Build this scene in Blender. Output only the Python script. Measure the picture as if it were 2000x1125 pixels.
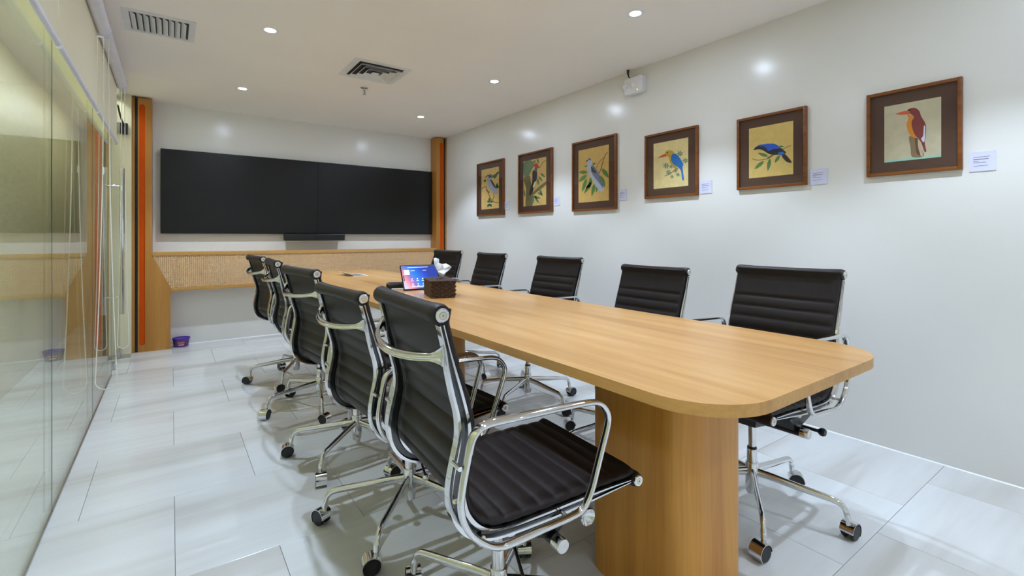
import bpy, bmesh, math, random
from mathutils import Vector, Matrix
random.seed(7)
for o in list(bpy.data.objects): bpy.data.objects.remove(o)
SC = bpy.context.scene
COL = SC.collection
PI = math.pi

# ------------------------------------------------------------------ camera, world, exposure
CAM_H = 1.08656; YAW = 0.6210975
cd = bpy.data.cameras.new('camera'); cam = bpy.data.objects.new('camera', cd); COL.objects.link(cam)
cam.location = (0, 0, CAM_H); cam.rotation_euler = (PI/2, 0, -YAW)
cd.sensor_width = 36; cd.lens = 929.28/2000*36; cd.shift_y = -(562.5-462.73)/2000
cd.clip_start = .02; cd.clip_end = 60
SC.camera = cam
w = bpy.data.worlds.new('world'); SC.world = w; w.use_nodes = True
w.node_tree.nodes['Background'].inputs[0].default_value = (.8, .87, 1, 1)
w.node_tree.nodes['Background'].inputs[1].default_value = .05
SC.view_settings.view_transform = 'Standard'; SC.view_settings.look = 'None'
SC.view_settings.gamma = 1; SC.view_settings.use_curve_mapping = False
SC.view_settings.exposure = 0.26
SC.cycles.use_denoising = True; SC.cycles.use_light_tree = False; SC.cycles.use_adaptive_sampling = True; SC.cycles.adaptive_threshold = .04
SC.cycles.max_bounces = 7; SC.cycles.diffuse_bounces = 5; SC.cycles.glossy_bounces = 4
SC.cycles.transparent_max_bounces = 10; SC.cycles.sample_clamp_indirect = 6
SC.cycles.caustics_reflective = True; SC.cycles.caustics_refractive = False
SPOT_W = 57; SPOT_ANGLE = 98; SPOT_BLEND = .45; LENS_E = 330; CORR_E = 27
LAMP_COL = (.67, .808, 1.0)

# ------------------------------------------------------------------ dimensions
XR = 2.99; YE = 5.85; ZC = 2.41; XG = -.383; YB = -1.9; XC = -.93; YF = 5.68
TT = .75

# ------------------------------------------------------------------ helpers
def lin(c):
    return tuple(((v/255)/12.92 if v/255 <= .04045 else ((v/255+.055)/1.055)**2.4) for v in c) + (1,)

class MB:
    def __init__(s): s.v = []; s.f = []; s.m = []; s.mi = 0
    def add(s, vs, fs):
        b = len(s.v); s.v += [tuple(p) for p in vs]
        for f in fs: s.f.append([b+i for i in f]); s.m.append(s.mi)
        return s
    def box(s, x0, x1, y0, y1, z0, z1):
        return s.add([(x0,y0,z0),(x1,y0,z0),(x1,y1,z0),(x0,y1,z0),(x0,y0,z1),(x1,y0,z1),(x1,y1,z1),(x0,y1,z1)],
                     [(0,3,2,1),(4,5,6,7),(0,1,5,4),(1,2,6,5),(2,3,7,6),(3,0,4,7)])
    def cyl(s, p, q, r, r2=None, n=16, cap=True):
        p, q = Vector(p), Vector(q); r2 = r if r2 is None else r2
        d = (q-p).normalized(); a = d.orthogonal().normalized(); b = d.cross(a)
        vs = []
        for c, rr in ((p, r), (q, r2)):
            for i in range(n):
                t = 2*PI*i/n; vs.append(c+a*math.cos(t)*rr+b*math.sin(t)*rr)
        fs = [(i, (i+1) % n, n+(i+1) % n, n+i) for i in range(n)]
        if cap: fs += [tuple(range(n-1, -1, -1)), tuple(range(n, 2*n))]
        return s.add(vs, fs)
    def lathe(s, pts, n=24, org=(0,0,0), axis='z', a0=0, a1=2*PI):
        full = abs(a1-a0-2*PI) < 1e-6; m = n if full else n+1
        vs = []
        for r, h in pts:
            for i in range(m):
                t = a0+(a1-a0)*i/n; x, y = r*math.cos(t), r*math.sin(t)
                q = {'z': (x, y, h), 'x': (h, x, y), 'y': (y, h, x)}[axis]
                vs.append((q[0]+org[0], q[1]+org[1], q[2]+org[2]))
        fs = []
        for j in range(len(pts)-1):
            for i in range(n):
                k = (i+1) % m
                fs.append((j*m+i, j*m+k, (j+1)*m+k, (j+1)*m+i))
        return s.add(vs, fs)
    def rings(s, rings, closed=False, caps=True):
        n = len(rings[0]); vs = [p for r in rings for p in r]; fs = []
        R = len(rings)
        for j in range(R if closed else R-1):
            k = (j+1) % R
            for i in range(n):
                fs.append((j*n+i, j*n+(i+1) % n, k*n+(i+1) % n, k*n+i))
        if caps and not closed: fs += [tuple(range(n-1, -1, -1)), tuple(range((R-1)*n, R*n))]
        return s.add(vs, fs)
    def tube(s, path, r, n=8, closed=False, sx=1.0):
        P = [Vector(p) for p in path]; N = len(P); rings = []; prev = None
        for i in range(N):
            if closed: t = P[(i+1) % N]-P[i-1]
            else: t = P[min(i+1, N-1)]-P[max(i-1, 0)]
            t.normalize()
            if prev is None: a = t.orthogonal().normalized()
            else: a = (prev-t*prev.dot(t)); a = a.normalized() if a.length > 1e-6 else t.orthogonal().normalized()
            prev = a; b = t.cross(a); rr = r(i/(N-1)) if callable(r) else r
            rings.append([P[i]+a*math.cos(2*PI*k/n)*rr+b*math.sin(2*PI*k/n)*rr*sx for k in range(n)])
        return s.rings(rings, closed)
    def prism(s, poly, z0, z1):
        n = len(poly)
        return s.add([(x, y, z0) for x, y in poly]+[(x, y, z1) for x, y in poly],
                     [tuple(range(n-1, -1, -1)), tuple(range(n, 2*n))]+[(i, (i+1) % n, n+(i+1) % n, n+i) for i in range(n)])
    def build(s, name, mats, parent=None, smooth=True, ang=38, bevel=0, seg=2, loc=None):
        me = bpy.data.meshes.new(name); me.from_pydata(s.v, [], s.f)
        if not isinstance(mats, (list, tuple)): mats = [mats]
        for m in mats: me.materials.append(m)
        for p, i in zip(me.polygons, s.m): p.material_index = i
        bm = bmesh.new(); bm.from_mesh(me)
        bmesh.ops.recalc_face_normals(bm, faces=bm.faces)
        if bevel:
            es = [e for e in bm.edges if len(e.link_faces) == 2 and e.calc_face_angle(0) > math.radians(40)]
            bmesh.ops.bevel(bm, geom=es, offset=bevel, segments=seg, affect='EDGES', profile=.6, clamp_overlap=True)
        for f in bm.faces: f.smooth = smooth
        if smooth:
            for e in bm.edges:
                if len(e.link_faces) == 2: e.smooth = e.calc_face_angle(0) < math.radians(ang)
        bm.to_mesh(me); bm.free()
        o = bpy.data.objects.new(name, me); COL.objects.link(o)
        if parent: o.parent = parent
        if loc: o.location = loc
        return o

def empty(name, loc=(0,0,0), rz=0):
    o = bpy.data.objects.new(name, None); COL.objects.link(o); o.location = loc; o.rotation_euler = (0, 0, rz)
    o.empty_display_size = .05
    return o
def tag(o, label, cat, group=None):
    o['label'] = label; o['category'] = cat
    if group: o['group'] = group
    return o
def struct(o):
    o['kind'] = 'structure'; return o
def clone(o, parent=None):
    c = o.copy(); COL.objects.link(c); c.parent = parent
    for ch in o.children: clone(ch, c)
    return c
def crom(pts, per=6, closed=False):
    n = len(pts); out = []
    def g(i): return pts[i % n] if closed else pts[min(max(i, 0), n-1)]
    for i in range(n if closed else n-1):
        p0, p1, p2, p3 = g(i-1), g(i), g(i+1), g(i+2)
        for k in range(per):
            t = k/per
            out.append(tuple(.5*(2*b+(c-a)*t+(2*a-5*b+4*c-d)*t*t+(3*b-a-3*c+d)*t**3) for a, b, c, d in zip(p0, p1, p2, p3)))
    if not closed: out.append(tuple(pts[-1]))
    return out
def rrect(x0, x1, y0, y1, r, n=8, radii=None):
    out = []
    rs = radii or (r, r, r, r)
    for (cx, cy, a0), rr in zip(((x1, y1, 0), (x0, y1, PI/2), (x0, y0, PI), (x1, y0, 3*PI/2)), rs):
        sx = -1 if cx == x1 else 1; sy = -1 if cy == y1 else 1
        for k in range(n+1):
            t = a0+PI/2*k/n; out.append((cx+sx*rr+rr*math.cos(t), cy+sy*rr+rr*math.sin(t)))
    return out

# ------------------------------------------------------------------ materials
def newmat(name):
    m = bpy.data.materials.new(name); m.use_nodes = True
    nt = m.node_tree; return m, nt, nt.nodes['Principled BSDF']
def setp(b, **k):
    names = {'color': 'Base Color', 'rough': 'Roughness', 'metal': 'Metallic', 'spec': 'Specular IOR Level', 'coat': 'Coat Weight', 'coatr': 'Coat Roughness', 'ior': 'IOR'}
    for a, v in k.items(): b.inputs[names[a]].default_value = v
def coords(nt, scale=(1,1,1), kind='Object', rnd=0):
    tc = nt.nodes.new('ShaderNodeTexCoord'); mp = nt.nodes.new('ShaderNodeMapping'); mp.inputs['Scale'].default_value = scale
    nt.links.new(tc.outputs[kind], mp.inputs[0])
    if rnd:
        oi = nt.nodes.new('ShaderNodeObjectInfo'); mu = nt.nodes.new('ShaderNodeMath'); mu.operation = 'MULTIPLY'; mu.inputs[1].default_value = rnd
        nt.links.new(oi.outputs['Random'], mu.inputs[0]); nt.links.new(mu.outputs[0], mp.inputs['Location'])
    return mp.outputs[0]
def noise(nt, vec, scale=1, detail=4, rough=.5, dist=0):
    n = nt.nodes.new('ShaderNodeTexNoise'); n.inputs['Scale'].default_value = scale; n.inputs['Detail'].default_value = detail
    n.inputs['Roughness'].default_value = rough; n.inputs['Distortion'].default_value = dist
    nt.links.new(vec, n.inputs['Vector']); return n.outputs['Fac']
def ramp(nt, fac, stops):
    r = nt.nodes.new('ShaderNodeValToRGB'); e = r.color_ramp.elements
    while len(e) < len(stops): e.new(.5)
    for el, (p, c) in zip(e, stops): el.position = p; el.color = c
    nt.links.new(fac, r.inputs[0]); return r.outputs[0]
def bump(nt, b, fac, strength=.1, dist=.002):
    n = nt.nodes.new('ShaderNodeBump'); n.inputs['Strength'].default_value = strength; n.inputs['Distance'].default_value = dist
    nt.links.new(fac, n.inputs['Height']); nt.links.new(n.outputs[0], b.inputs['Normal'])
def mixc(nt, fac, a, b, mode='MIX'):
    m = nt.nodes.new('ShaderNodeMix'); m.data_type = 'RGBA'; m.blend_type = mode
    for s, v in ((m.inputs[0], fac), (m.inputs[6], a), (m.inputs[7], b)):
        if hasattr(v, 'is_linked'): nt.links.new(v, s)
        else: s.default_value = v
    return m.outputs[2]
def plain(name, c, rough=.5, metal=0, spec=.5, var=.04, nscale=12, bstr=0, coat=0):
    m, nt, b = newmat(name); setp(b, rough=rough, metal=metal, spec=spec, coat=coat)
    col = lin(c) if max(c) > 1 else tuple(c)+(1,)
    f = noise(nt, coords(nt), nscale, 3)
    lo = tuple(max(0, v*(1-var)) for v in col[:3])+(1,); hi = tuple(min(1, v*(1+var)) for v in col[:3])+(1,)
    nt.links.new(ramp(nt, f, [(.3, lo), (.7, hi)]), b.inputs['Base Color'])
    if bstr: bump(nt, b, f, bstr)
    return m
def wood(name, cols, axis='y', rough=.35, scale=1.0, rnd=0):
    m, nt, b = newmat(name); setp(b, rough=rough, spec=.45)
    L, A = .6*scale, 8*scale
    sc = {'x': (L, A, A), 'y': (A, L, A), 'z': (A, A, L)}[axis]
    f = noise(nt, coords(nt, sc, rnd=rnd), 1.0, 5, .55, .9)
    c = ramp(nt, f, [(.28, lin(cols[0])), (.5, lin(cols[1])), (.74, lin(cols[2]))])
    sc2 = {'x': (3, 110, 110), 'y': (110, 3, 110), 'z': (110, 110, 3)}[axis]
    g = noise(nt, coords(nt, sc2, rnd=rnd), 1.0, 3, .6, .3)
    c2 = ramp(nt, g, [(.3, (.86, .84, .80, 1)), (.62, (1, 1, 1, 1))])
    nt.links.new(mixc(nt, .8, c, c2, 'MULTIPLY'), b.inputs['Base Color'])
    bump(nt, b, g, .04, .001)
    return m
def emit(name, c, e):
    m, nt, b = newmat(name); b.inputs['Base Color'].default_value = tuple(c)+(1,)
    b.inputs['Emission Color'].default_value = tuple(c)+(1,); b.inputs['Emission Strength'].default_value = e
    m.cycles.emission_sampling = 'NONE'
    return m
def glass(name, tint=(1,1,1), ior=1.52):
    m = bpy.data.materials.new(name); m.use_nodes = True; nt = m.node_tree; nt.nodes.clear()
    out = nt.nodes.new('ShaderNodeOutputMaterial'); mx = nt.nodes.new('ShaderNodeMixShader')
    tr = nt.nodes.new('ShaderNodeBsdfTransparent'); tr.inputs[0].default_value = tuple(tint)+(1,)
    gl = nt.nodes.new('ShaderNodeBsdfGlossy'); gl.inputs['Roughness'].default_value = 0.0
    fr = nt.nodes.new('ShaderNodeFresnel'); ge = nt.nodes.new('ShaderNodeNewGeometry')
    mm = nt.nodes.new('ShaderNodeMix'); mm.data_type = 'FLOAT'; mm.inputs[2].default_value = ior; mm.inputs[3].default_value = 1/ior
    nt.links.new(ge.outputs['Backfacing'], mm.inputs[0]); nt.links.new(mm.outputs[0], fr.inputs[0])
    nt.links.new(fr.outputs[0], mx.inputs[0]); nt.links.new(tr.outputs[0], mx.inputs[1]); nt.links.new(gl.outputs[0], mx.inputs[2])
    nt.links.new(mx.outputs[0], out.inputs[0])
    return m

def wall_mat(name, c, rough=.42, coat=.0):
    m, nt, b = newmat(name); setp(b, rough=rough, spec=.5, coat=coat, coatr=.22)
    v = coords(nt)
    f = noise(nt, v, 1.3, 3)
    nt.links.new(ramp(nt, f, [(.3, lin(tuple(x*.985 for x in c))), (.7, lin(c))]), b.inputs['Base Color'])
    bump(nt, b, noise(nt, v, 9, 3), .05, .004)
    return m
M_wall = wall_mat('wall_paint', (228, 226, 222), .55, .75)
M_ceil = wall_mat('ceiling_paint', (248, 242, 235), .8)
M_jamb = wall_mat('jamb_paint', (222, 214, 186), .5)
M_bead = plain('white_sealant', (240, 242, 245), .4)
def tile_mat():
    m, nt, b = newmat('porcelain_tile'); setp(b, spec=.5)
    ge = nt.nodes.new('ShaderNodeNewGeometry'); mp = nt.nodes.new('ShaderNodeMapping'); mp.inputs['Scale'].default_value = (.42, 3.0, 1)
    oi = nt.nodes.new('ShaderNodeObjectInfo'); mu = nt.nodes.new('ShaderNodeMath'); mu.operation = 'MULTIPLY'; mu.inputs[1].default_value = .35
    nt.links.new(oi.outputs['Random'], mu.inputs[0]); nt.links.new(mu.outputs[0], mp.inputs['Location'])
    nt.links.new(ge.outputs['Position'], mp.inputs[0])
    f = noise(nt, mp.outputs[0], 1.0, 4, .5, .6)
    c = ramp(nt, f, [(.28, lin((186, 181, 174))), (.48, lin((207, 207, 206))), (.68, lin((217, 219, 220)))])
    g = noise(nt, coords(nt, (2.2, 26, 1), rnd=37), 1.0, 3, .6)
    c2 = ramp(nt, g, [(.3, (.95, .95, .95, 1)), (.65, (1, 1, 1, 1))])
    nt.links.new(mixc(nt, .8, c, c2, 'MULTIPLY'), b.inputs['Base Color'])
    nt.links.new(ramp(nt, g, [(.3, (.16,)*3+(1,)), (.7, (.24,)*3+(1,))]), b.inputs['Roughness'])
    return m
M_tile = tile_mat()
M_grout = plain('grout', (128, 124, 120), .9)
M_table = wood('table_oak', ((178, 128, 74), (196, 148, 90), (210, 166, 110)), 'y', .33)
M_edge = wood('table_edge', ((182, 132, 70), (202, 152, 86), (214, 168, 102)), 'y', .38)
M_ped = wood('pedestal_oak', ((184, 120, 48), (206, 144, 62), (220, 160, 76)), 'z', .38)
M_post = wood('post_oak', ((164, 108, 44), (184, 127, 56), (198, 142, 70)), 'z', .42)
M_band = wood('band_oak', ((182, 130, 66), (202, 152, 84), (214, 168, 100)), 'x', .42)
M_orange = plain('orange_inlay', (204, 78, 2), .65, spec=.15)
M_blackgap = plain('black_recess', (22, 18, 18), .5)
M_cane = plain('cane_strand', (224, 182, 134), .55, var=.12, nscale=30)
M_caneback = plain('cane_backing', (252, 238, 208), .8)
M_tv = plain('screen_glass', (13, 11, 10), .32, spec=.4, var=.02)
M_tvb = plain('black_bezel', (12, 11, 12), .4)
M_leather = plain('black_leather', (33, 26, 25), .5, spec=.3, var=.08, nscale=40, bstr=.06)
M_chrome = plain('polished_chrome', (.74, .74, .75), .07, 1, var=.01)
M_groove = plain('dark_groove_tone', (.10, .10, .10), .18, 1, var=.05)  # dark reflections and black webbing of the rail grooves, put into one colour
M_steel = plain('brushed_steel', (.62, .62, .62), .3, 1, var=.03)
M_brass = plain('pale_brass', (.72, .66, .5), .25, 1)
M_blk = plain('black_plastic', (16, 15, 16), .38)
M_white = plain('white_plastic', (232, 232, 236), .4)
M_dark = plain('duct_shade', (66, 66, 68), .8)  # shade inside the ducts, put into the colour of flat sheets
M_grille = plain('grille_white', (226, 226, 226), .45)
M_blind = plain('blind_fabric', (234, 227, 200), .8, var=.02, nscale=200)
M_tubew = plain('blind_tube_white', (226, 226, 236), .4)
M_chain = plain('bead_white', (236, 234, 222), .35)
M_glass = glass('partition_glass', (.95, .975, .955))
M_joint = plain('joint_silicone', (92, 98, 94), .4)
M_pane = glass('picture_glazing', (.99, .99, .99), 1.45)
M_frame = wood('frame_wood', ((104, 54, 14), (126, 70, 20), (142, 82, 28)), 'y', .4, 3)
M_mat = plain('picture_mat', (78, 50, 34), .8)
M_tissue = plain('tissue_paper', (240, 240, 244), .85)
M_ratan = plain('dark_rattan', (66, 42, 26), .5, var=.3, nscale=60)
M_card = plain('caption_card', (214, 214, 238), .6)
M_ink = plain('caption_ink', (112, 110, 128), .7)
M_corr = None
def corr_mat():
    m, nt, b = newmat('corridor_wallcovering'); setp(b, rough=.34, spec=.6)
    f = noise(nt, coords(nt, (1, 4, 30)), 2.0, 4)
    nt.links.new(ramp(nt, f, [(.3, lin((210, 199, 156))), (.7, lin((226, 216, 178)))]), b.inputs['Base Color'])
    bump(nt, b, noise(nt, coords(nt, (1, 5, 60)), 3, 4), .5, .004)
    return m
M_corr = corr_mat()

# ------------------------------------------------------------------ setting: shell
struct(MB().box(XC-.1, XR+.1, YB-.1, 8.1, -.12, -.004).build('floor', M_grout))
FLOOR = bpy.data.objects['floor']
TS = .6; OX = .0099; OY = 2.4423; G = .0008
def tile_mesh(wx, wy):
    mb = MB(); x, y = wx/2, wy/2; b = .0008; t = .006
    mb.add([(-x,-y,-t),(x,-y,-t),(x,y,-t),(-x,y,-t),(-x,-y,-b),(x,-y,-b),(x,y,-b),(-x,y,-b),(-x+b,-y+b,0),(x-b,-y+b,0),(x-b,y-b,0),(-x+b,y-b,0)],
           [(0,1,5,4),(1,2,6,5),(2,3,7,6),(3,0,4,7),(4,5,9,8),(5,6,10,9),(6,7,11,10),(7,4,8,11),(8,9,10,11)])
    return mb
full = None
for j in range(-8, 10):
    y0 = OY+j*TS; y1 = y0+TS
    a, b_ = max(y0, YB), min(y1, 8.0)
    if b_-a < .01: continue
    for i in range(-3, 6):
        x0 = OX+(i+(.5 if j % 2 == 0 else 0))*TS; x1 = x0+TS
        p, q = max(x0, XC), min(x1, XR)
        if q-p < .01: continue
        if y0 > YE and p >= XG: continue
        if y0 > YE: q = min(q, XG)
        bb = b_ if (p < XG or b_ < YE) else min(b_, YE)
        whole = q-p > TS-1e-4 and bb-a > TS-1e-4
        if whole and full: t = full.copy(); COL.objects.link(t)
        else:
            t = tile_mesh(q-p-2*G, bb-a-2*G).build('tile', M_tile, smooth=False)
            if whole: full = t
        t.parent = FLOOR; t.location = ((p+q)/2, (a+bb)/2, 0)

struct(MB().box(XC-.1, XR+.1, YB-.1, 8.1, ZC, ZC+.12).build('ceiling', M_ceil))
struct(MB().box(XR, XR+.1, YB, YE+.1, 0, ZC).build('wall_right', M_wall))
struct(MB().box(-.42, XR, YE, YE+.1, 0, ZC).build('wall_far', M_wall))
struct(MB().box(XG-.04, XR, YB-.1, YB, 0, ZC).build('wall_rear', M_wall))
struct(MB().box(-.425, -.302, 5.655, YE, 0, ZC).build('wall_left', M_jamb))
struct(MB().box(XC-.1, XC, YB, 8, 0, ZC).build('wall_corridor', M_corr))
struct(MB().box(XC, XG-.02, 8, 8.1, 0, ZC).build('wall_corridor_end', M_jamb))
struct(MB().box(XC, XG-.04, YB-.1, YB, 0, ZC).build('wall_corridor_rear', M_jamb))
struct(MB().box(-.425, -.40, YE+.1, 8, 0, ZC).build('wall_corridor_side', M_jamb))
def beadstrip(name, p, q):
    d = .0045
    (x0, y0), (x1, y1) = p, q
    if x0 == x1: MBp = MB().add([(x0,y0,0),(x0-d,y0,0),(x0,y0,d),(x1,y1,0),(x1-d,y1,0),(x1,y1,d)], [(0,1,2),(3,5,4),(0,3,4,1),(1,4,5,2),(2,5,3,0)])
    else: MBp = MB().add([(x0,y0,0),(x0,y0-d,0),(x0,y0,d),(x1,y1,0),(x1,y1-d,0),(x1,y1,d)], [(0,1,2),(3,5,4),(0,3,4,1),(1,4,5,2),(2,5,3,0)])
    struct(MBp.build(name, M_bead, smooth=False))
beadstrip('baseboard_right', (XR, YB), (XR, YF))
beadstrip('baseboard_far', (-.005, YE), (XR-.16, YE))

# glass partition and door
YJ = [YB, -1.0, .19, 1.395, 2.583, 3.768, 4.86]
for i in range(len(YJ)-1):
    g = struct(MB().box(XG-.012, XG, YJ[i]+.0015, YJ[i+1]-.0015, .008, ZC-.002).build('window_%d' % (i+1), M_glass, smooth=False))
    struct(MB().box(XG-.016, XG+.004, YJ[i], YJ[i+1], 0, .008).build('window_channel', M_steel, parent=g))
    MB().box(XG-.003, XG+.0003, YJ[i+1]-.0014, YJ[i+1]+.0014, .008, ZC-.002).build('joint_strip', M_joint, parent=g, smooth=False)
door = struct(MB().box(XG-.012, XG, 4.866, 5.65, .012, ZC-.06).build('door_1', M_glass, smooth=False))
struct(MB().box(XG-.03, XG+.018, 4.86, 5.655, ZC-.05, ZC).build('trim_1', M_steel, bevel=.002))
HY = 5.02
for xx in (XG+.053, XG-.065):
    MB().cyl((xx, HY, .457), (xx, HY, 1.646), .0165, n=20).build('pull_handle', M_chrome, parent=door)
for zz in (.595, 1.50):
    MB().cyl((XG-.065, HY, zz), (XG+.053, HY, zz), .007, n=12).cyl((XG, HY, zz), (XG+.006, HY, zz), .014, n=16).cyl((XG-.018, HY, zz), (XG-.012, HY, zz), .014, n=16).build('handle_standoff', M_chrome, parent=door)
MB().box(XG-.02, XG+.008, 5.48, 5.65, .006, .062).build('pivot_fitting', M_steel, parent=door, bevel=.003)
MB().box(XG-.022, XG+.010, 5.05, 5.16, .006, .055).cyl((XG+.01, 5.105, .032), (XG+.018, 5.105, .032), .014).build('floor_lock', M_steel, parent=door, bevel=.003)
MB().box(XG+.0, XG+.055, 5.60, 5.652, 2.03, 2.13).build('door_closer', M_blk, parent=door, bevel=.004)
MB().tube([(XG+.03, 5.61, 2.10), (XG+.02, 5.35, 2.14), (XG+.02, 5.12, 2.18)], .007, 8).build('closer_arm', M_blk, parent=door)
pl = MB().box(-.46, -.303, 5.475, 5.653, .0002, .003).build('floor_spring_plate', M_steel, bevel=.001)
tag(pl, 'brushed metal floor spring cover plate at the glass door pivot', 'plate')

# ------------------------------------------------------------------ feature wall: posts, cane panel, screens
def post(sgn, xo, label):
    """sgn +1: left post (outer edge at xo, widening to +x), -1 mirrored"""
    r = empty('feature_post', (xo, YF, 0)); tag(r, label, 'post', 'wooden posts framing the screens')
    def X(a): return sgn*a
    def PR(poly, z0y, z1y, name, mat, par=r):
        # polygon in (x,z) extruded along y
        mb = MB(); n = len(poly); P = [(X(a), b) for a, b in poly]
        mb.add([(a, z0y, b) for a, b in P]+[(a, z1y, b) for a, b in P],
               [tuple(range(n)), tuple(range(2*n-1, n-1, -1))]+[(i, n+i, n+(i+1) % n, (i+1) % n) for i in range(n)])
        return mb.build(name, mat, parent=par, ang=20)
    D = YE-YF-.001; top = ZC-.012
    PR([(0, 0), (.019, 0), (.019, top), (0, top)], 0, D, 'edge_strip', M_post)
    PR([(.019, 0), (.042, 0), (.042, top), (.019, top)], .012, D, 'black_groove', M_blackgap)
    # face board with pill-shaped slot: built as ring between outline and slot
    x0, x1, xb = .042, .149, .292
    sx0, sx1, sz0, sz1 = .053, .096, .062, 2.338; rad = (sx1-sx0)/2; cx = (sx0+sx1)/2
    slot = []
    for k in range(9): t = -PI/2+PI*k/8-PI/2; slot.append((cx+rad*math.cos(-PI+PI*k/8), sz0+rad+rad*math.sin(-PI+PI*k/8)))
    for k in range(9): slot.append((cx+rad*math.cos(PI*k/8), sz1-rad+rad*math.sin(PI*k/8)))
    mb = MB()
    def face(y, poly): mb.add([(X(a), y, b) for a, b in poly], [tuple(range(len(poly)))])
    # left of slot, right of slot, bottom, top
    face(0, [(x0, 0), (cx, 0)]+[slot[k] for k in range(4, -1, -1)]+[slot[k] for k in range(17, 12, -1)]+[(cx, top), (x0, top)])
    face(0, [(cx, 0), (xb, 0), (xb, .594), (x1, .905), (x1, top), (cx, top)]+[slot[k] for k in range(13, 8, -1)]+[slot[k] for k in range(8, 3, -1)])
    n = len(slot)
    mb.add([(X(a), 0, b) for a, b in slot]+[(X(a), .008, b) for a, b in slot], [(i, (i+1) % n, n+(i+1) % n, n+i) for i in range(n)])
    out = [(x0, 0), (xb, 0), (xb, .594), (x1, .905), (x1, top), (x0, top)]
    m = len(out)
    mb.add([(X(a), 0, b) for a, b in out]+[(X(a), D, b) for a, b in out], [(i, (i+1) % m, m+(i+1) % m, m+i) for i in range(m)])
    mb.build('face_board', M_post, parent=r, ang=20)
    q = MB(); q.add([(X(a), .0075, b) for a, b in slot], [tuple(range(n))]); q.add([(X(a), .02, b) for a, b in slot], [tuple(range(n))])
    q.f += [[i, (i+1) % n, n+(i+1) % n, n+i] for i in range(n)]; q.m += [0]*n
    q.build('orange_inlay', M_orange, parent=r)
    return r
post(1, -.300, 'tall wooden post with orange pill-shaped inlay beside the glass door')
post(-1, XR-.002, 'tall wooden post with orange pill-shaped inlay against the picture wall')

r = empty('cane_panel', (0, YF, .56)); tag(r, 'long cane webbing panel with wooden rails below the two screens', 'panel')
xa, xb = -.151, XR-.151
def hz(x0, x1, y0, y1, z0, z1, n): return MB().box(x0, x1, y0, y1, z0-.56, z1-.56).build(n, M_band, parent=r, bevel=.0015)
hz(xa+.001, xb-.001, -.004, YE-YF-.001, .905, .939, 'top_rail')
hz(-.008+.001, XR-.294-.001, -.004, YE-YF-.001, .560, .593, 'bottom_rail')
cz0, cz1 = .593, .905
def edge(z): # left edge x of the opening at height z (diagonal)
    t = (z-cz0)/(cz1-cz0); return -.008+t*(xa+.008)
def edgeR(z): return (XR-.002)-.300-edge(z)+0.0
XRm = XR-.002
def eR(z): return XRm-(edge(z)+.300)
bk = MB(); D0 = .016
poly = [(edge(cz0), cz0), (eR(cz0), cz0), (eR(cz1), cz1), (edge(cz1), cz1)]
bk.add([(a, D0, b-.56) for a, b in poly]+[(a, D0+.01, b-.56) for a, b in poly], [(0,1,2,3),(7,6,5,4),(0,4,5,1),(1,5,6,2),(2,6,7,3),(3,7,4,0)])
bk.build('backing', M_caneback, parent=r, smooth=False)
cw = MB(); pit = .0165; wd = .0098; th = .0012
z = cz0+pit*.5; k = 0
nz = int((cz1-cz0)/pit)
xs0 = min(edge(cz0), edge(cz1)); nx = int((eR(cz1)-xs0)/pit)
for k in range(nz+1):      # horizontal strands
    z = cz0+.004+k*pit
    if z+wd > cz1: break
    a, b = edge(z+wd/2), eR(z+wd/2); cw.box(a, b, .006, .006+th, z-.56, z+wd-.56)
for k in range(nx+1):      # vertical strands
    x = xs0+k*pit
    # clip against diagonals
    lo = cz0
    if x < edge(cz0): lo = cz0+(x-edge(cz0))/(edge(cz1)-edge(cz0))*(cz1-cz0)
    xr = x+wd
    if xr > eR(cz0): lo = max(lo, cz0+(xr-eR(cz0))/(eR(cz1)-eR(cz0))*(cz1-cz0))
    if lo < cz1-.004: cw.box(x, x+wd, .0045, .0045+th, lo-.56, cz1-.56)
c = cw.build('cane_weave', M_cane, parent=r, smooth=False); c['kind'] = 'stuff'

def screen(x0, x1, label):
    r = empty('wall_display', ((x0+x1)/2, YE, 1.12)); tag(r, label, 'television', 'paired wall displays')
    h = (x1-x0)/2
    MB().box(-h+.0012, h-.0012, -.062, -.02, 0, .835).build('casing', M_tvb, parent=r, bevel=.002)
    MB().box(-h+.009, h-.009, -.0632, -.0615, .012, .827).build('screen', M_tv, parent=r, smooth=False)
    MB().box(-.25, .25, -.021, -.0005, .25, .6).build('wall_bracket', M_blk, parent=r)
screen(-.090, 1.374, 'large black wall display, the left one nearer the glass door')
screen(1.374, 2.826, 'large black wall display, the right one nearer the framed pictures')
r = empty('video_soundbar', (1.336, YE, 1.045)); tag(r, 'black conference soundbar mounted under the middle of the screens', 'soundbar')
MB().box(-.326, .326, -.15, -.06, 0, .076).build('housing', M_blk, parent=r, bevel=.012, seg=3)
MB().box(-.15, .15, -.061, -.0005, .02, .055).build('bracket', M_tvb, parent=r)
MB().cyl((0, -.1505, .05), (0, -.146, .05), .014, n=20).build('lens', M_tv, parent=r)

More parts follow.
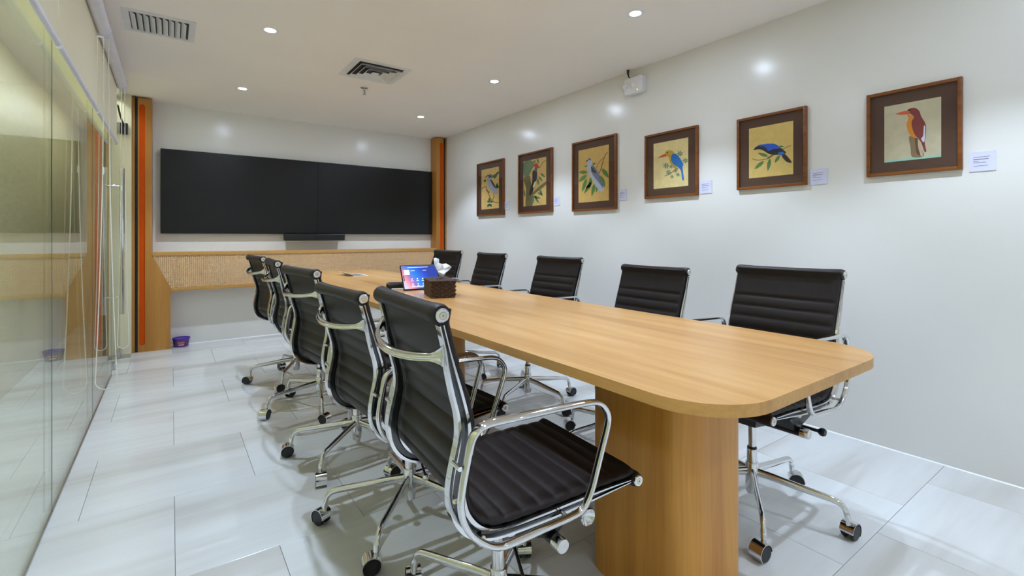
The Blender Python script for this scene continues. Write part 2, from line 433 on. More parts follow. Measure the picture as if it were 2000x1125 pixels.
# ------------------------------------------------------------------ ceiling things
def downlight(x, y, label, on=1.0):
    r = empty('downlight', (x, y, ZC)); tag(r, label, 'downlight', 'recessed ceiling downlights')
    MB().lathe([(.034, -.001), (.046, -.004), (.050, -.003), (.051, 0), (.0335, 0), (.0335, -.0005), (.034, -.001)], 28).build('trim_ring', M_white, parent=r)
    MB().lathe([(.0005, -.0015), (.033, -.0015), (.033, -.0003), (.0005, -.0003)], 28).build('lens', M_lens, parent=r)
    ld = bpy.data.lights.new('downlight_beam', 'SPOT'); ld.energy = SPOT_W*on; ld.color = LAMP_COL; ld.spot_size = math.radians(SPOT_ANGLE)
    ld.spot_blend = SPOT_BLEND; ld.shadow_soft_size = .016
    la = bpy.data.lights.new('downlight_spill', 'AREA'); la.shape = 'DISK'; la.size = .066; la.energy = LENS_E*PI*PI*.033**2*on; la.color = LAMP_COL
    ao = bpy.data.objects.new('downlight_spill', la); COL.objects.link(ao); ao.parent = r; ao.location = (0, 0, -.0025)
    lo = bpy.data.objects.new('downlight_beam', ld); COL.objects.link(lo); lo.parent = r; lo.location = (0, 0, -.02)
    return r
M_lens = emit('downlight_lens', (.85, .93, 1.0), 9)
XL, XRr = .515, 2.235
for x, y, lab, k in (
    (XL, 4.855, 'lit downlight in the ceiling closest to the left screen', 1),
    (XRr, 4.855, 'lit downlight in the ceiling closest to the right screen and corner', 1),
    (XL, 3.38, 'lit downlight between the slatted grille and the square ceiling diffuser', 1),
    (XRr, 3.38, 'second lit downlight from the screens in the row along the pictures', 1),
    (XRr, 1.867, 'largest lit downlight, at the top edge in the row along the pictures', 1),
    (XL, 1.867, 'recessed downlight out of view above the second left chair', 1),
    (XL, .375, 'recessed downlight out of view left of the near table end', 1),
    (XRr, .375, 'recessed downlight out of view above the nearest picture', 1),
    (XL, -1.11, 'recessed downlight behind the viewer on the glass side', 1),
    (XRr, -1.11, 'recessed downlight behind the viewer on the picture side', 1)):
    downlight(x, y, lab, k)

r = empty('corridor_fill_strip', (-.452, 3, ZC)); tag(r, 'added fill light strip, hidden behind the blinds, brightening the corridor', 'light')  # added fill light, out of sight, to brighten the corridor evenly
MB().box(-.045, .045, -4.6, 4.6, -.006, -.0003).build('housing', M_white, parent=r)
MB().box(-.03, .03, -4.55, 4.55, -.0075, -.0058).build('diffuser', emit('fill_strip_diffuser', (.92, .95, .90), 4), parent=r)
ls = bpy.data.lights.new('corridor_fill_light', 'AREA'); ls.shape = 'RECTANGLE'; ls.size = .06; ls.size_y = 9.1; ls.energy = CORR_E*PI*.06*9.1; ls.color = (.82, .92, .92)
lso = bpy.data.objects.new('corridor_fill_light', ls); COL.objects.link(lso); lso.parent = r; lso.location = (0, 0, -.009)

# slatted grille
r = empty('air_grille', (-.058, 3.705, ZC)); tag(r, 'rectangular slatted air grille in the ceiling near the blinds', 'vent')
fo, fi = .183, .147
fr = MB()
for (x0, x1, y0, y1) in ((-fo, -fi, -fo, fo), (fi, fo, -fo, fo), (-fi, fi, -fo, -fi), (-fi, fi, fi, fo)): fr.box(x0, x1, y0, y1, -.006, -.0002)
fr.build('frame', M_grille, parent=r, smooth=False)
MB().box(-fi, fi, -fi, fi, -.0012, -.0003).build('duct_shade_sheet', M_dark, parent=r)
for k in range(9):
    x = -fi+.012+k*(2*fi-.012)/9
    MB().add([(x-.008, -fi, -.0012), (x+.016, -fi, -.018), (x+.018, -fi, -.0175), (x-.006, -fi, -.0012), (x-.008, fi, -.0012), (x+.016, fi, -.018), (x+.018, fi, -.0175), (x-.006, fi, -.0012)],
             [(0,1,2,3),(7,6,5,4),(0,4,5,1),(1,5,6,2),(2,6,7,3),(3,7,4,0)]).build('slat', M_grille, parent=r, smooth=False)
# square diffuser: four nested rings
r = empty('ceiling_diffuser', (1.328, 3.745, ZC)); tag(r, 'square four-way ceiling air diffuser with nested blades', 'vent')
def ringframe(a, za, b, zb, name, t=.003):
    mb = MB(); q = [(-1,-1),(1,-1),(1,1),(-1,1)]
    vs = [(x*a, y*a, za) for x, y in q]+[(x*b, y*b, zb) for x, y in q]+[(x*(a-t), y*(a-t), za+.0001) for x, y in q]+[(x*(b-t), y*(b-t), zb+t) for x, y in q]
    fs = []
    for i in range(4):
        k = (i+1) % 4
        fs += [(i, k, 4+k, 4+i), (8+k, 8+i, 12+i, 12+k), (4+i, 4+k, 12+k, 12+i), (k, i, 8+i, 8+k)]
    mb.add(vs, fs).build(name, M_grille, parent=r, smooth=False)
ringframe(.176, -.002, .228, -.001, 'frame', .0006)
MB().box(-.176, .176, -.176, .176, -.0012, -.0003).build('duct_shade_sheet', M_dark, parent=r)
for a in (.170, .128, .086): ringframe(a-.024, -.0015, a, -.024, 'blade')
MB().add([(-.03,-.03,-.018),(.03,-.03,-.018),(.03,.03,-.018),(-.03,.03,-.018),(-.012,-.012,-.002),(.012,-.012,-.002),(.012,.012,-.002),(-.012,.012,-.002)],
         [(3,2,1,0),(4,5,6,7),(0,1,5,4),(1,2,6,5),(2,3,7,6),(3,0,4,7)]).build('centre_cone', M_grille, parent=r, smooth=False)
# sprinkler
r = empty('fire_sprinkler', (1.39, 4.19, ZC)); tag(r, 'small metal fire sprinkler head hanging below the square diffuser', 'sprinkler')
MB().lathe([(.0005, 0), (.034, 0), (.032, -.006), (.014, -.012), (.0005, -.012)], 24).build('escutcheon', M_steel, parent=r)
MB().cyl((0, 0, -.012), (0, 0, -.03), .009).tube([(-.009, 0, -.025), (-.016, 0, -.04), (-.004, 0, -.058)], .0025, 6).tube([(.009, 0, -.025), (.016, 0, -.04), (.004, 0, -.058)], .0025, 6).build('yoke', M_steel, parent=r)
MB().cyl((0, 0, -.03), (0, 0, -.055), .003).build('glass_bulb', plain('red_bulb', (150, 60, 50), .2), parent=r)
MB().lathe([(.0005, -.058), (.016, -.058), (.017, -.061), (.0005, -.061)], 18).build('deflector', M_steel, parent=r)
# emergency light on right wall
r = empty('emergency_light', (XR, 2.478, 2.21)); tag(r, 'white emergency light unit high on the picture wall with black cable', 'emergency light')
pts = [(a, b) for a, b in rrect(-.09, .09, 0, .128, .022, 5)]
mb = MB(); n = len(pts); mb.add([(-.055, a, b) for a, b in pts]+[(-.0005, a, b) for a, b in pts], [tuple(range(n)), tuple(range(2*n-1, n-1, -1))]+[(i, n+i, n+(i+1) % n, (i+1) % n) for i in range(n)])
mb.build('housing', M_white, parent=r, bevel=.006, seg=3)
for yy, zz in ((.075, .068), (-.005, .070)):
    MB().lathe([(.022, -.055), (.020, -.066), (.010, -.074), (.0005, -.076)], 20, (0, yy, zz), 'x').build('lamp_head', M_white, parent=r)
MB().cyl((-.055, -.045, .02), (-.058, -.045, .02), .004).build('indicator', emit('indicator_led', (.75, .8, .15), 1.2), parent=r)
MB().tube(crom([(-.045, .055, .199), (-.045, .056, .17), (-.042, .048, .14), (-.03, .03, .128)], 5), lambda t: .012-.008*min(1, t*1.6), 8).build('cable', M_blk, parent=r)

# ------------------------------------------------------------------ roller blinds
BX = XG+.055
def blind(y0, y1, label, chain=None):
    r = empty('roller_blind', (BX, (y0+y1)/2, 0)); tag(r, label, 'blind', 'roller blinds along the glass partition')
    h = (y1-y0)/2
    MB().cyl((.005, -h+.012, 2.305), (.005, h-.012, 2.305), .033, n=24).build('tube', M_tubew, parent=r)
    MB().box(-.0285, -.0265, -h-.003, h+.003, 1.84, 2.31).build('fabric', M_blind, parent=r, smooth=False)
    MB().rings([[(-.0275+.011*math.cos(t), yy, 1.832+.016*math.sin(t)) for t in [2*PI*k/12 for k in range(12)]] for yy in (-h+.010, h-.010)]).build('bottom_bar', M_tubew, parent=r)
    for e in (-1, 1):
        MB().box(-.03, .04, e*(h-.006)-.003, e*(h-.006)+.003, 2.265, 2.3365).build('bracket', M_tubew, parent=r, bevel=.003)
    if chain:
        wt, wb, zb = chain; cx = .013; cy = h+.012
        path = []
        for k in range(90):
            t = k/89; zz = 2.29-(2.29-zb-.05)*t; ww = wt+(wb-wt)*(t**2.2); path.append((cx+ww, cy+.006*math.sin(5*t), zz))
        base = path[-1][2]
        for k in range(1, 20):
            a = PI*k/20; path.append((cx+wb*math.cos(a), cy-.006, base-wb*1.1*math.sin(a)))
        for k in range(89, -1, -1):
            t = k/89; zz = 2.29-(2.29-zb-.05)*t; ww = wt+(wb-wt)*(t**2.2); path.append((cx-ww, cy-.012*math.sin(4*t)*t, zz))
        MB().tube(path, .0018, 6).build('chain_cord', M_chain, parent=r)
        # beads
        mb = MB(); acc = 0; ico = None
        bm = bmesh.new(); bmesh.ops.create_icosphere(bm, subdivisions=1, radius=.0040); bm.verts.index_update()
        iv = [v.co.copy() for v in bm.verts]; fi_ = [[v.index for v in f.verts] for f in bm.faces]; bm.free()
        P = [Vector(p) for p in path]
        for a, b in zip(P, P[1:]):
            L = (b-a).length; d = 0
            while acc+d < L:
                q = a+(b-a)*((acc+d)/L); d += .0100; mb.add([q+v for v in iv], fi_)
            acc = acc+d-L
        o = mb.build('bead_chain', M_chain, parent=r); o['kind'] = 'stuff'
        MB().rings([[(cx-wt-.002+rr*math.cos(t), cy+rr*math.sin(t), zz) for t in [2*PI*k/8 for k in range(8)]] for zz, rr in ((1.50, .002), (1.49, .005), (1.465, .005), (1.455, .002))]).build('chain_connector', M_chain, parent=r)
        MB().cyl((.005, h-.012, 2.305), (.005, h+.016, 2.305), .026, n=20).build('clutch', M_tubew, parent=r)
blind(-1.05, 2.504, 'cream roller blind nearest the viewer along the glass')
blind(2.516, 3.682, 'middle cream roller blind with the longer bead chain loop', (.011, .050, .19))
blind(3.698, 4.90, 'farthest cream roller blind beside the glass door handle', (.010, .036, .185))

struct(MB().box(XG+.012, XG+.052, YB, 4.93, 2.337, ZC).build('added_light_shield', M_tubew))  # added board closing the gap above the blinds to block the corridor strip

# ------------------------------------------------------------------ pictures
def art_object(parent, yL, yR, z0, z1, corners, bg, shapes, xf):
    """flat print: polygons traced in picture space, mapped to the sheet (u left->right, v bottom->top)"""
    (TL, TR, BR, BL) = corners; mats = []; cache = {}
    def mi(c):
        if c not in cache:
            cache[c] = len(mats); mats.append(plain('print_%d_%d_%d' % c, c, .7, var=.07, nscale=25))
        return cache[c]
    mb = MB()
    def mp(x, y, lay):
        u = (x-(TL[0]+BL[0])/2)/((TR[0]+BR[0])/2-(TL[0]+BL[0])/2)
        yt = TL[1]+(TR[1]-TL[1])*u; yb = BL[1]+(BR[1]-BL[1])*u; v = (yb-y)/(yb-yt)
        u = min(max(u, 0), 1); v = min(max(v, 0), 1)
        return (xf-.00012*lay, yL+(yR-yL)*u, z0+(z1-z0)*v)
    mb.mi = mi(bg); mb.add([(xf, yL, z0), (xf, yR, z0), (xf, yR, z1), (xf, yL, z1)], [(0, 1, 2, 3)])
    for lay, (kind, c, d) in enumerate(shapes, 1):
        mb.mi = mi(c)
        if kind == 'p':
            pts = crom(d, 4, True)
            q = [mp(x, y, lay) for x, y in pts]; mb.add(q, [tuple(range(len(q)))])
        elif kind == 'f':
            q = [mp(x, y, lay) for x, y in d]; mb.add(q, [tuple(range(len(q)))])
        elif kind == 'l':      # leaf from a to b with width
            for (ax, ay, bx, by, wd) in d:
                dx, dy = bx-ax, by-ay; L = math.hypot(dx, dy); nx, ny = -dy/L, dx/L
                pr = [(0, 0), (.2, .7), (.45, 1), (.75, .65), (1, 0)]
                pts = [(ax+dx*t+nx*wd*w_, ay+dy*t+ny*wd*w_) for t, w_ in pr]+[(ax+dx*t-nx*wd*w_, ay+dy*t-ny*wd*w_) for t, w_ in pr[-2:0:-1]]
                q = [mp(x, y, lay) for x, y in pts]; mb.add(q, [tuple(range(len(q)))])
        elif kind == 's':      # star clusters of leaves
            for (cx, cy, R) in d:
                for k in range(7):
                    a = 2*PI*k/7+cx; dx, dy = math.cos(a), math.sin(a); nx, ny = -dy, dx; wd = R*.17
                    pts = [(cx, cy), (cx+dx*R*.5+nx*wd, cy+dy*R*.5+ny*wd), (cx+dx*R, cy+dy*R), (cx+dx*R*.5-nx*wd, cy+dy*R*.5-ny*wd)]
                    q = [mp(x, y, lay) for x, y in pts]; mb.add(q, [(0, 1, 2, 3)])
        elif kind == 't':      # twig polyline
            pts, wd = d; pts = crom(pts, 4); up, dn = [], []
            for i, (x, y) in enumerate(pts):
                x2, y2 = pts[min(i+1, len(pts)-1)]; x1, y1 = pts[max(i-1, 0)]; L = math.hypot(x2-x1, y2-y1) or 1
                up.append((x-(y2-y1)/L*wd, y+(x2-x1)/L*wd)); dn.append((x+(y2-y1)/L*wd, y-(x2-x1)/L*wd))
            for i in range(len(pts)-1):
                q = [mp(*p, lay) for p in (up[i], up[i+1], dn[i+1], dn[i])]; mb.add(q, [(0, 1, 2, 3)])
    return mb.build('artwork', mats, parent=parent, smooth=False)

def picture(yL, yR, z0, z1, ay0, ay1, az0, az1, label, corners, bg, shapes):
    """yL: far (image-left) edge"""
    cy, cz = (yL+yR)/2, z0
    r = empty('picture_frame', (XR, cy, z0)); tag(r, label, 'picture', 'framed bird pictures')
    a, b, h = yL-cy, yR-cy, z1-z0; fw = .016
    for (y0, y1, q0, q1) in ((a-fw, a, 0, h), (b, b+fw, 0, h), (b+fw, a-fw, 0, fw), (b+fw, a-fw, h-fw, h)):
        MB().box(-.024, -.0005, y0, y1, q0, q1).build('frame_rail', M_frame, parent=r, bevel=.0015)
    MB().box(-.010, -.002, b+fw, a-fw, fw, h-fw).build('mat_board', M_mat, parent=r, smooth=False)
    art_object(r, ay0-cy, ay1-cy, az0-z0, az1-z0, corners, bg, shapes, -.0104)
    MB().add([(-.0165, b+fw, fw), (-.0165, a-fw, fw), (-.0165, a-fw, h-fw), (-.0165, b+fw, h-fw)], [(0, 1, 2, 3)]).build('glazing', M_pane, parent=r, smooth=False)
def caption(y, label, wide=.087):
    r = empty('caption_card', (XR, y, 1.385)); tag(r, label, 'card', 'caption cards beside the pictures')
    MB().box(-.004, -.0005, -wide/2, wide/2, 0, .089).build('card', M_card, parent=r, smooth=False)
    mb = MB()
    for zz, l, hh in ((.064, .055, .0018), (.053, .050, .0030), (.045, .018, .0016), (.039, .042, .0016), (.024, .048, .0016)):
        mb.box(-.0046, -.0041, wide/2-.014-l, wide/2-.014, zz, zz+hh)
    mb.build('caption_lines', M_ink, parent=r, smooth=False)

BR = (92, 70, 42); GR = (84, 122, 60); GD = (62, 100, 62)
picture(.949, .577, 1.400, 1.829, .875, .653, 1.468, 1.755, 'nearest framed picture, red kingfisher with orange beak on a stump',
  ((305,368),(825,272),(835,822),(315,880)), (196, 186, 156), [
  ('f', (150, 196, 176), [(316,860),(835,798),(835,822),(316,880)]),
  ('p', (136, 112, 78), [(545,640),(600,645),(630,665),(652,740),(680,815),(575,825),(560,740)]),
  ('p', (198, 172, 148), [(618,680),(638,680),(672,808),(644,800)]),
  ('p', (98, 72, 48), [(600,655),(622,660),(630,740),(648,808),(615,790),(605,720)]),
  ('p', (216, 138, 36), [(530,432),(590,458),(580,500),(590,580),(612,648),(560,632),(532,575),(522,520),(540,475)]),
  ('p', (128, 50, 46), [(528,408),(545,385),(600,374),(640,405),(655,450),(690,510),(700,560),(695,640),(688,690),(701,772),(684,770),(660,700),(640,668),(600,622),(576,560),(570,500),(592,460),(560,430)]),
  ('f', (214, 92, 52), [(412,432),(505,402),(556,406),(548,432),(470,440)]),
  ('p', (216, 216, 236), [(680,545),(692,548),(690,640),(680,690),(656,657),(674,630)]),
  ('p', (30, 20, 20), [(548,392),(558,390),(560,400),(550,402)])])
caption(.513, 'caption card beside the nearest picture, the red kingfisher')
picture(1.654, 1.241, 1.388, 1.843, 1.580, 1.316, 1.457, 1.772, 'framed picture of a black and blue bird leaning over green leaves',
  ((1183,262),(1627,182),(1628,718),(1186,760)), (216, 186, 106), [
  ('t', BR, ([(1220,562),(1280,576),(1380,560),(1450,520),(1540,460),(1605,430)], 3)),
  ('l', GR, [(1385,537,1275,503,17),(1345,583,1240,668,20),(1405,558,1380,686,20),(1500,528,1450,604,17),(1490,438,1542,440,9)]),
  ('p', (28, 30, 42), [(1235,468),(1262,440),(1330,420),(1400,410),(1470,430),(1520,462),(1560,505),(1490,522),(1400,516),(1340,482),(1290,466),(1245,474)]),
  ('p', (24, 88, 204), [(1285,424),(1350,416),(1440,410),(1490,438),(1500,458),(1440,465),(1390,482),(1350,440),(1300,438)]),
  ('p', (34, 108, 206), [(1480,505),(1530,495),(1548,520),(1508,530)]),
  ('p', (42, 34, 38), [(1520,537),(1550,516),(1612,592),(1600,604),(1560,590)]),
  ('t', (40, 30, 30), ([(1440,515),(1410,535),(1378,556)], 4))])
caption(1.184, 'caption card beside the black and blue bird picture')
picture(2.391, 1.937, 1.378, 1.865, 2.315, 2.017, 1.450, 1.793, 'framed picture of a blue-winged kingfisher with long orange beak',
  ((225,413),(573,350),(577,832),(232,867)), (226, 206, 146), [
  ('t', BR, ([(345,735),(400,712),(440,680),(480,655)], 3)),
  ('s', (78, 126, 102), [(360,632,38),(385,700,32),(420,742,22),(477,722,24),(496,512,36),(548,582,34),(455,682,24),(410,640,24)]),
  ('p', (206, 126, 62), [(392,560),(432,620),(482,668),(450,662),(405,612)]),
  ('p', (192, 154, 40), [(350,500),(375,478),(420,480),(442,508),(424,530),(412,560),(432,612),(472,656),(440,646),(400,602),(385,545),(355,530)]),
  ('f', (206, 86, 42), [(266,556),(338,514),(366,518),(362,538)]),
  ('p', (20, 112, 190), [(420,520),(458,513),(500,560),(530,620),(522,650),(536,770),(518,768),(502,672),(440,622),(410,570)]),
  ('p', (20, 16, 16), [(368,496),(380,494),(380,503),(368,504)])])
caption(1.884, 'caption card beside the blue-winged kingfisher picture')
picture(3.210, 2.682, 1.317, 1.939, 3.135, 2.770, 1.393, 1.862, 'framed picture of a grey and white bird above long drooping leaves',
  ((1425,88),(1790,15),(1800,695),(1432,725)), (206, 168, 92), [
  ('t', (80, 56, 34), ([(1780,108),(1740,180),(1690,350),(1610,440)], 4)), ('t', (90, 66, 38), ([(1740,176),(1690,220),(1650,300)], 3)),
  ('l', (88, 128, 56), [(1545,350,1428,352,24),(1535,382,1428,472,26),(1535,425,1472,592,24),(1600,466,1500,614,22),(1632,482,1594,650,22),(1590,400,1562,545,20),(1690,385,1752,535,28),(1718,305,1797,425,26),(1655,240,1495,285,16),(1660,500,1650,600,14),(1590,470,1520,560,18)]),
  ('p', (178, 184, 198), [(1530,218),(1545,186),(1575,178),(1597,215),(1612,270),(1660,330),(1700,430),(1735,530),(1736,584),(1716,572),(1710,606),(1650,530),(1600,442),(1560,372),(1540,302),(1540,242)]),
  ('p', (112, 118, 146), [(1600,262),(1660,328),(1702,430),(1736,545),(1690,492),(1620,402),(1588,332)]),
  ('p', (58, 62, 60), [(1588,282),(1640,330),(1652,362),(1600,346)]),
  ('f', (50, 44, 40), [(1525,212),(1545,198),(1552,212),(1532,226)]),
  ('p', (104, 108, 128), [(1545,186),(1575,178),(1590,205),(1562,202)])])
caption(2.627, 'caption card beside the grey and white bird picture')
picture(4.040, 3.491, 1.328, 1.949, 3.959, 3.589, 1.402, 1.872, 'framed picture of a red-crested black woodpecker on a tree trunk',
  ((753,220),(1028,162),(1035,748),(755,770)), (208, 172, 98), [
  ('p', (104, 122, 84), [(756,236),(850,206),(892,262),(860,322),(822,392),(765,396)]),
  ('p', (112, 102, 62), [(756,430),(830,392),(850,480),(872,600),(872,700),(862,764),(782,768),(790,560)]),
  ('p', (116, 108, 66), [(850,640),(900,570),(1032,462),(1034,502),(900,612)]),
  ('t', (80, 62, 40), ([(1028,210),(990,235),(960,290)], 3)),
  ('l', (84, 124, 84), [(965,362,1022,416,15),(940,400,992,466,13),(930,420,944,512,12),(860,640,972,672,15),(930,598,992,636,14),(898,640,946,732,14),(882,650,868,742,14),(955,556,988,640,14),(905,205,880,240,14),(930,180,940,250,12),(762,560,775,660,10),(770,240,775,330,12)]),
  ('p', (38, 34, 40), [(870,342),(910,328),(926,360),(920,440),(890,502),(870,600),(830,632),(836,570),(865,470)]),
  ('p', (96, 96, 88), [(900,288),(935,286),(966,298),(930,304),(922,336),(893,334)]),
  ('p', (196, 50, 30), [(888,276),(910,236),(946,278),(920,292)]),
  ('p', (226, 222, 192), [(895,470),(910,466),(890,532),(874,526)])])
caption(3.443, 'caption card beside the woodpecker picture')
picture(4.872, 4.314, 1.331, 1.955, 4.785, 4.415, 1.409, 1.876, 'farthest framed picture, grey long-billed bird, nearest the post',
  ((240,325),(453,280),(457,790),(243,810)), (206, 170, 98), [
  ('t', (88, 66, 36), ([(243,560),(290,528),(320,590),(360,680),(400,715),(457,726)], 4)), ('t', (88, 66, 36), ([(395,600),(395,650),(380,690)], 3)),
  ('l', GD, [(300,440,272,470,16),(380,420,345,370,18),(390,420,415,372,18),(400,430,440,350,16),(430,380,452,340,16),(440,480,420,560,16),(430,540,455,520,16),(345,735,315,780,16),(345,735,370,776,16),(345,720,340,660,15),(350,720,385,705,14),(345,722,310,702,12),(325,580,300,570,10),(325,585,345,600,10)]),
  ('p', (158, 158, 176), [(312,415),(345,402),(366,440),(400,520),(440,585),(442,616),(390,602),(345,552),(320,492),(316,440)]),
  ('p', (44, 50, 54), [(352,436),(386,470),(418,540),(398,530),(364,472)]),
  ('p', (58, 40, 46), [(308,392),(335,382),(356,405),(346,424),(330,402)]),
  ('f', (86, 52, 46), [(273,420),(308,393),(320,404)])])
caption(4.272, 'caption card beside the farthest picture, nearest the post')

# ------------------------------------------------------------------ table
TX0, TX1, TY0, TY1 = .842, 1.723, .488, 4.95
r = empty('conference_table', ((TX0+TX1)/2, 0, 0)); tag(r, 'long wooden conference table with rounded corners and pedestal legs', 'table')
hw = (TX1-TX0)/2
topp = rrect(-hw, hw, TY0, TY1, .17, 12, radii=(.30, .30, .17, .17))
mb = MB(); n = len(topp)
mb.add([(x, y, TT) for x, y in topp], [tuple(range(n))]); mb.mi = 1
mb.add([(x, y, TT) for x, y in topp]+[(x, y, TT-.027) for x, y in topp], [(i, n+i, n+(i+1) % n, (i+1) % n) for i in range(n)]+[tuple(range(2*n-1, n-1, -1))])
mb.build('tabletop', [M_table, M_edge], parent=r, ang=30)
for yy in (.959, 2.63, 4.30):
    MB().prism([(x, y+yy) for x, y in rrect(-.152, .152, -.196, .196, .075, 10)], .0, TT-.0272).build('pedestal', M_ped, parent=r)

# ------------------------------------------------------------------ chairs
K = .92
def ky(y): return y*K
def kz(z): return CAM_H-(CAM_H-z)*K
FRONT = [(-.274,.890),(-.260,.835),(-.246,.788),(-.228,.729),(-.215,.680),(-.209,.646),(-.2085,.615),(-.214,.575),(-.222,.535),(-.2245,.50),(-.218,.462),(-.202,.432),(-.178,.408),(-.147,.393),(-.10,.387),(-.005,.386),(.10,.388),(.20,.389),(.30,.387)]
REAR = [(-.286,.887),(-.273,.833),(-.267,.785),(-.255,.725),(-.245,.685),(-.241,.65),(-.243,.618),(-.252,.58),(-.262,.535),(-.2655,.497),(-.260,.458),(-.243,.421),(-.213,.391),(-.165,.370),(-.105,.363),(-.005,.362),(.10,.365),(.20,.372),(.30,.379)]
FRONT = [(ky(a), kz(b)) for a, b in FRONT]; REAR = [(ky(a), kz(b)) for a, b in REAR]
TOPC = (ky(-.28), kz(.912)); FRC = (ky(.327), kz(.379)); HWID = .2208
ARM = [(-.242,.557),(-.232,.6),(-.224,.632),(-.211,.65),(-.19,.66),(-.144,.662),(-.029,.658),(.1,.654),(.145,.648),(.17,.63),(.183,.603),(.177,.571),(.159,.521),(.141,.471),(.127,.432),(.113,.405),(.096,.385),(.066,.375),(-.029,.372),(-.117,.368),(-.155,.372),(-.187,.387),(-.224,.42),(-.244,.456),(-.251,.492),(-.248,.525)]
ARM = [(ky(a), kz(b)) for a, b in ARM]; AX = .249

def make_chair():
    root = empty('office_chair')
    up = []
    F = crom(FRONT, 5); Rr = crom(REAR, 5); N = len(F)
    # --- leather sling
    cen, nor, S = [], [], [0]
    path = [(TOPC[0]+.012, TOPC[1]+.012)]+F+[(FRC[0]-.004, FRC[1]+.014)]
    for i, p in enumerate(path):
        if i: S.append(S[-1]+math.hypot(p[0]-path[i-1][0], p[1]-path[i-1][1]))
    # resample finely
    def at(s):
        for i in range(1, len(S)):
            if s <= S[i] or i == len(S)-1:
                t = (s-S[i-1])/max(1e-9, S[i]-S[i-1]); t = min(max(t, 0), 1)
                return Vector((path[i-1][0]+(path[i][0]-path[i-1][0])*t, path[i-1][1]+(path[i][1]-path[i-1][1])*t))
    tot = S[-1]; pitch = .0475; s0 = .135
    ns = 170; ss = [tot*k/ns for k in range(ns+1)]
    pts = [at(x) for x in ss]
    # smooth the polyline a little
    for _ in range(2): pts = [pts[0]]+[(pts[i-1]+pts[i]*2+pts[i+1])/4 for i in range(1, ns)]+[pts[-1]]
    split = min(range(ns), key=lambda i: (pts[i]-Vector((ky(-.19), kz(.418)))).length)
    cols = [-1, -.985, -.95, -.85, -.5, 0, .5, .85, .95, .985, 1]
    def sling(i0, i1, name, extra):
        mb = MB(); fr, bk = [], []
        for i in range(i0, i1+1):
            t = (pts[min(i+1, ns)]-pts[max(i-1, 0)]).normalized(); nn = Vector((-t.y, t.x))
            x = (ss[i]-s0)/pitch
            if x < 0: rib = 1.0-.0*x
            else: rib = abs(math.sin(PI*x))**.45
            if -.25 < x < 0: rib = (abs(x)/.25)**.5
            rf, rb = [], []
            for c in cols:
                e = max(0, 1-((abs(c)-.85)/.15)**2) if abs(c) > .85 else 1
                e = math.sqrt(e) if e > 0 else 0
                tf = .003+(.0065+.0065*rib)*e; tb = .001+(.0003+.0085*rib)*e
                pc = pts[i]+nn*.006
                a = pc+nn*tf; b = pc-nn*tb
                rf.append((c*HWID*.955, a.x, a.y)); rb.append((c*HWID*.955, b.x, b.y))
            fr.append(rf); bk.append(rb)
        rings = [a+b[::-1] for a, b in zip(fr, bk)]
        mb.rings(rings)
        cx, r0 = extra
        prof = [(0, -HWID+.003), (r0*.98, -HWID+.003), (r0*1.12, -HWID+.012), (r0*1.1, -HWID+.03), (r0*1.0, -HWID+.08), (r0*.97, 0), (r0*1.0, HWID-.08), (r0*1.1, HWID-.03), (r0*1.12, HWID-.012), (r0*.98, HWID-.003), (0, HWID-.003)]
        mb.lathe([(max(a, .0004), b) for a, b in prof], 20, (0, cx[0], cx[1]), 'x')
        o = mb.build(name, M_leather, parent=root, ang=60); up.append(o)
    sling(0, split, 'backrest', (TOPC, .0205)); sling(split, ns, 'seat', (FRC, .0175))
    # --- side frames
    for sg in (-1, 1):
        xo, xi, xg, xh = sg*(HWID-.001), sg*(HWID-.024), sg*(HWID-.010), sg*(HWID-.015)
        sec = [(xo, 0), (xo, .24), (xg, .33), (xg, .67), (xo, .76), (xo, 1), (xi, 1), (xi, .76), (xh, .70), (xh, .30), (xi, .24), (xi, 0)]
        rings = []
        for i in range(N):
            f, q = Vector(F[i]), Vector(Rr[i])
            rings.append([(x, *(q+(f-q)*t)) for x, t in sec])
        fb = MB().rings(rings)
        nsec = len(sec)
        for q in range(len(fb.f)-2):
            if q % nsec in (2, 7, 8, 9): fb.m[q] = 1
        f = fb.build('side_frame', [M_chrome, M_groove], parent=root, ang=40); up.append(f)
        for c, rr in ((TOPC, .0152), (FRC, .0148)):
            MB().lathe([(.0004, sg*(HWID-.004)), (rr, sg*(HWID-.004)), (rr, sg*(HWID+.002)), (rr*.86, sg*(HWID+.0042)), (rr*.56, sg*(HWID+.0042)), (rr*.53, sg*(HWID+.003)), (.0004, sg*(HWID+.003))], 24, (0, c[0], c[1]), 'x').build('end_cap', M_chrome, parent=f, ang=30)
            MB().lathe([(.0004, sg*(HWID+.003)), (rr*.5, sg*(HWID+.003)), (rr*.46, sg*(HWID+.0048)), (rr*.17, sg*(HWID+.0048)), (rr*.15, sg*(HWID+.0025)), (.0004, sg*(HWID+.0025))], 18, (0, c[0], c[1]), 'x').build('cap_screw', M_brass, parent=f, ang=30)
        for (a, b) in ((ky(-.251), kz(.49)), (ky(-.18), kz(.383))):
            MB().lathe([(.0004, sg*(HWID-.002)), (.006, sg*(HWID-.002)), (.0055, sg*(HWID+.0015)), (.0025, sg*(HWID+.0012)), (.0004, sg*(HWID-.0005))], 12, (0, a, b), 'x').build('frame_screw', M_brass, parent=f)
    # --- back stretcher: crescent band with flared ends
    rings = []
